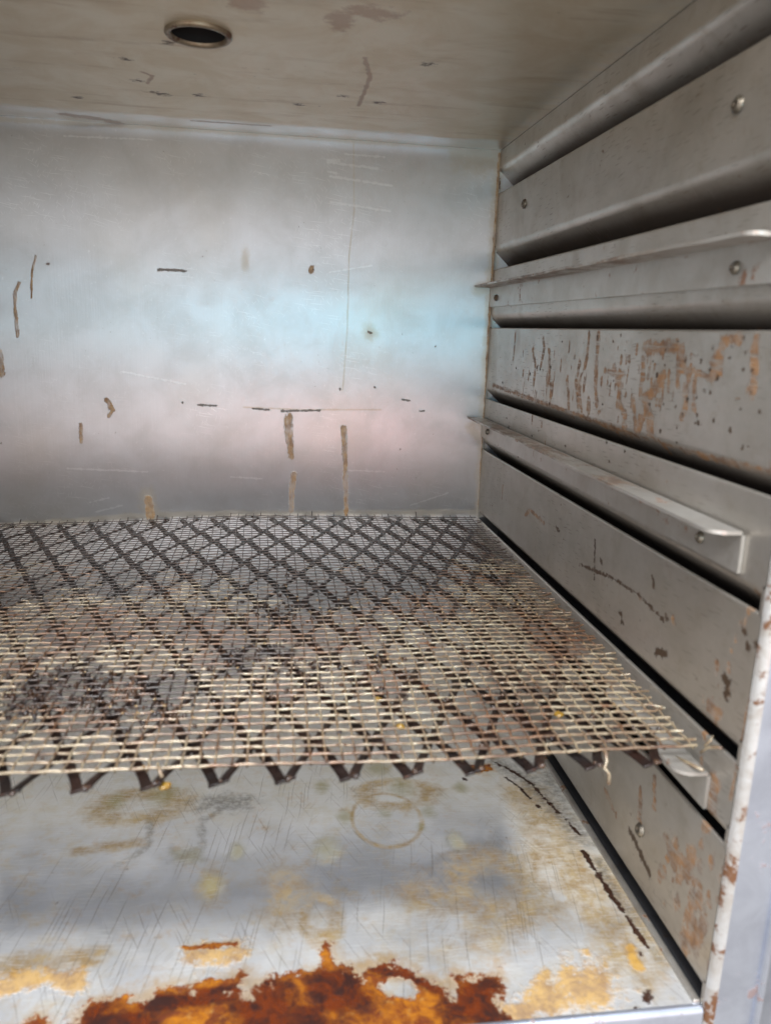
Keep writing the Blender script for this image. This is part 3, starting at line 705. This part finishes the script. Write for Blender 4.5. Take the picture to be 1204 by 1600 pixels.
# ------------------------------------------------------------------ expanded metal rack
def warp(x, y):                                # the rack sags a little to the left and rises to the back
    k = np.clip((-.45-x)/.6, 0, 1); k = k*k*(3-2*k)
    return .2500+.018*(1+y/.94)-.020*k*np.clip(1+y/.94, 0, 1)
SW, LW = .0593, .1285; XA = -.4202; YN = -.9385
w = .0102; wv = np.array([.955, 0, .297]); th = .0030
def rack():
    V = []; F = []; nV = 0
    ys = np.arange(-.006, -.9400, -.0045)
    for j in range(-22, 15):
        # ribbon j runs between the node columns xa (high side) and xb (low side)
        xa = XA+SW*j/2; even = j % 2 == 0
        if xa < WL+.012 or xa+SW/2 > -.008: continue
        ring = []
        for y in ys:
            ph = ((y-YN)/LW) % 1.0; tr = abs(2*ph-1)          # 1 at A nodes, 0 at B nodes
            tr = np.clip((tr-.5)*1.22+.5, 0, 1); tr = tr*tr*(3-2*tr)*.35+tr*.65
            f = tr if even else 1-tr                           # 1 when at the left column of this ribbon
            x = xa+SW/2*(1-f)
            off = (f-.5)                                       # high at its left node, low at its right node
            c = np.array([x+off*w*.955*.95, y, warp(x, y)+.0025+off*w*.297+.0008*math.sin(j*3.1+y*17)])
            jit = 1+.12*math.sin(j*5.3+y*31)
            for (a, b) in ((-1,-1),(1,-1),(1,1),(-1,1)):
                ring.append(c+wv*b*w*.5+np.array([-.297,0,.955])*a*th*.5*jit)
        n = len(ys); V += ring
        for i in range(n-1):
            for k in range(4):
                k2 = (k+1) % 4; a = nV+i*4
                F.append((a+k, a+4+k, a+4+k2, a+k2))
        F.append((nV, nV+1, nV+2, nV+3)); F.append((nV+4*n-1, nV+4*n-2, nV+4*n-3, nV+4*n-4)); nV += 4*n
    o = mesh_obj('expanded_metal_rack', V, F, M_rack)
    m = o.modifiers.new('bevel', 'BEVEL'); m.width = .0009*K; m.segments = 2; m.limit_method = 'ANGLE'
    o.data.polygons.foreach_set('use_smooth', np.ones(len(o.data.polygons), dtype=bool))
    return o
rk = rack(); tag(rk, 'blackened greasy expanded metal rack with diamond openings resting on the lowest rails', 'rack')
gm = MB()
for k in range(-10, 7):
    x = XA+SW*k
    if x < WL+.03 or x > -.03: continue
    for q in range(2): gm.blob((x+rng.uniform(.001, .008), -.937+rng.uniform(-.001, .004), warp(x, -.94)+rng.uniform(.002, .006)), rng.uniform(.0020, .0036), 50+k*3+q, .2, .8)
gm.build('grease_drop', M_res, rk, True)['kind'] = 'stuff'

# ------------------------------------------------------------------ woven wire screen
PT = .0146; WR = .00148
def zmesh(x, y):
    return warp(x, y)+.0092+.0012*np.sin(x*11+y*5)+.0009*np.sin(y*17-x*7)
def vnoise(x, y, sc, seed):
    r = np.random.default_rng(seed).random((64, 64)); a = (x*sc) % 63; b = (y*sc) % 63
    i = np.floor(a).astype(int); j = np.floor(b).astype(int); fa = a-i; fb = b-j; fa = fa*fa*(3-2*fa); fb = fb*fb*(3-2*fb)
    return (r[i, j]*(1-fa)+r[i+1, j]*fa)*(1-fb)+(r[i, j+1]*(1-fa)+r[i+1, j+1]*fa)*fb
def wire_dark(x, y):
    b = .02+1.15*np.clip((y+.62)/.45, 0, 1)  # wires get darker toward the back
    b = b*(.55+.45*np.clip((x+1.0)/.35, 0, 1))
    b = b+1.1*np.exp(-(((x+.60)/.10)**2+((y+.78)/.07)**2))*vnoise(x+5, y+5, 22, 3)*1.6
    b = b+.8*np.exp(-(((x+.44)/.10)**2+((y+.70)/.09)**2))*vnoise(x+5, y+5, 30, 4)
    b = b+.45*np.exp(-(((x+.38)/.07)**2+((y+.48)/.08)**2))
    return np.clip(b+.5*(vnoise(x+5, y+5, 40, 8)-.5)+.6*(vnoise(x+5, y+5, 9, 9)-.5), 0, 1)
def wires():
    Vs = []; Fs = []; B = []; nV = 0; SEG = 7
    xs0 = np.arange(-.0165, WL+.010, -PT); ys0 = np.arange(-.9205, -.004, PT)
    nx, nyw = len(xs0), len(ys0)
    jx = rng.normal(0, .0007, nx); jy = rng.normal(0, .0005, nyw)
    def sx(x, y): return .0022*np.sin(y*6+x*3)+.0012*np.sin(y*19+x*13)
    def sy(x, y): return .0014*np.sin(x*7+y*4)+.0010*np.sin(x*21+y*9)+.007*np.clip((-.25-x)/.8, 0, 1)
    def emit(pts, rad, extra=0.0):
        nonlocal nV
        t = np.gradient(pts, axis=0); t /= np.linalg.norm(t, axis=1)[:, None]
        up = np.array([0,0,1.]); b = np.cross(t, up); b /= np.linalg.norm(b, axis=1)[:, None]; c = np.cross(b, t)
        a = 2*np.pi*np.arange(SEG)/SEG
        ring = pts[:,None,:]+rad[:,None,None]*(b[:,None,:]*np.cos(a)[None,:,None]+c[:,None,:]*np.sin(a)[None,:,None])
        n = len(pts); V = ring.reshape(-1, 3); i = np.arange(n-1)[:,None]*SEG; k = np.arange(SEG)[None,:]; k2 = (k+1) % SEG
        F = np.stack([(i+k).ravel(), (i+k2).ravel(), (i+SEG+k2).ravel(), (i+SEG+k).ravel()], 1)+nV
        caps = []
        Vs.append(V); Fs.append(F); B.append(np.repeat(np.clip(wire_dark(pts[:,0], pts[:,1])+extra, 0, 1), SEG)); nV += len(V)
    def rough_r(x, y, s): return WR*(.60+.40*np.clip((-y-.25)/.5, 0, 1))*(1+.30*(vnoise(x*3+9, y*3+9, 60, s)-.4)+.18*(vnoise(x+9, y+9, 9, s+1)-.5))
    for j in range(nyw):                        # cross wires, left to right
        x = np.arange(WL+.008+rng.uniform(0, .004), -.0080+rng.normal(.0015, .0025), PT/6)
        y = ys0[j]+jy[j]+0*x; k = (x-xs0[0])/PT
        y = y+sy(x, y); z = zmesh(x, y)+.00035*np.cos(np.pi*(k+j))
        dr = np.clip((x+.02)/.012, 0, 1)*rng.normal(0, .003); y = y+dr; z = z+np.clip((x+.02)/.012, 0, 1)*rng.normal(0, .0012)
        emit(np.stack([x, y, z], 1), rough_r(x, y, 31))
    for i in range(nx):                         # wires running front to back
        y = np.arange(-.9222+rng.uniform(-.0012, .0008), -.0035+rng.normal(0, .0012), PT/6)
        x = xs0[i]+jx[i]+0*y; x = x+sx(x, y); k = (y-ys0[0])/PT
        y2 = y+sy(x, y); z = zmesh(x, y2)-.00115*np.cos(np.pi*(k-i))
        z = z+np.clip((y+.018)/.012, 0, 1)*abs(rng.normal(0, .003))
        emit(np.stack([x, y2, z], 1), rough_r(x, y, 47)*.85, .04)
    V = np.concatenate(Vs); F = np.concatenate(Fs)
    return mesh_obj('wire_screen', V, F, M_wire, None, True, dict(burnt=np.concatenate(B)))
ws = wires(); tag(ws, 'crusted woven wire screen lying on the diamond rack, beige in front and darker behind', 'wire screen')
def loose(pts, rad=WR):
    m = MB(); m.tube(pts, rad, 8); o = m.build('loose_wire_end', M_wire, ws, True)
    at = o.data.attributes.new('burnt', 'FLOAT', 'POINT'); at.data.foreach_set('value', np.zeros(len(o.data.vertices), dtype=np.float32)); return o
def at(u, v, y): return onp(1, y, u, v)
loose([at(938,1165,-.912), at(946,1178,-.922), at(948,1190,-.928), at(944,1200,-.932), at(951,1210,-.934), at(950,1226,-.936)], [.0016,.0021,.0016,.0021,.0019,.0021])
loose([at(246,1192,-.918), at(250,1206,-.925), at(254,1218,-.928)], [.0016,.0019,.0021])
loose([onp(0,-.022,1048,1180), onp(0,-.018,1070,1190), onp(0,-.014,1098,1204)], [.0018,.002,.0016])
loose([onp(0,-.012,1094,1176), onp(0,-.009,1106,1168), onp(0,-.006,1122,1168), onp(0,-.004,1128,1170)], [.0017,.0017,.0018,.0015])
loose([onp(0,-.012,1100,1166), onp(0,-.008,1110,1156), onp(0,-.006,1114,1150)], [.0015,.0016,.0012])
g = MB(); p = at(258,1228,-.930); g.blob(p, .006, 3, .3, .5); p = at(626,1122,-.86); g.blob((p[0], p[1], zmesh(p[0], p[1])+.001), .0052, 5, .2, .5)
p = onp(2, .262, 873,1116); g.blob((p[0], p[1], zmesh(p[0], p[1])+.001), .0055, 9, .2, .45); p = onp(2, .262, 590,1092); g.blob((p[0], p[1], zmesh(p[0], p[1])), .0045, 9, .2, .45)
gb = MB()
for k in range(620):
    i = int(rng.integers(0, 68)); j = int(rng.integers(0, 34)); x = -.0165-PT*i+rng.normal(0, .002); y = -.9205+PT*j+rng.normal(0, .001)
    if x < WL+.02: continue
    gb.blob((x, y, float(zmesh(x, y))+.0016), rng.uniform(.0010, .0021), k, .2, .7)
gb.build('grease_bead', M_bead, ws, True)['kind'] = 'stuff'
go = g.build('grease_blob', M_grease, ws, True); go['kind'] = 'stuff'

# charred crumbs caught in the screen
rb = MB(); c = 0
def crumb(x, y, r, lift=.001):
    global c
    c += 1; rb.blob((x, y, float(zmesh(x, y))+lift*rng.uniform(-1.5, 1.5)), r, c, .45, rng.uniform(.5, .9))
for (u, v, su, sv, n) in ((60,1080,45,22,70), (30,1110,35,18,50), (180,1085,30,28,60), (130,1070,50,20,50), (240,1115,40,15,40), (440,960,35,18,60), (470,1050,60,25,110), (350,1030,60,20,40), (600,1040,20,8,14), (700,1090,120,40,22), (90,840,90,12,14), (800,860,60,30,16), (860,900,40,40,24), (500,830,260,14,14), (1000,1130,60,30,10)):
    for k in range(n):
        q = onp(2, .262, u+rng.normal(0, su), v+rng.normal(0, sv))
        if WL+.02 < q[0] < -.02 and -.915 < q[1] < -.01: crumb(q[0], q[1], rng.uniform(.0012, .0034))
res = rb.build('burnt_residue', M_res, None, True)
tag(res, 'black charred crumbs caught in the wire screen, thickest at the left front', 'burnt residue', kind='stuff')
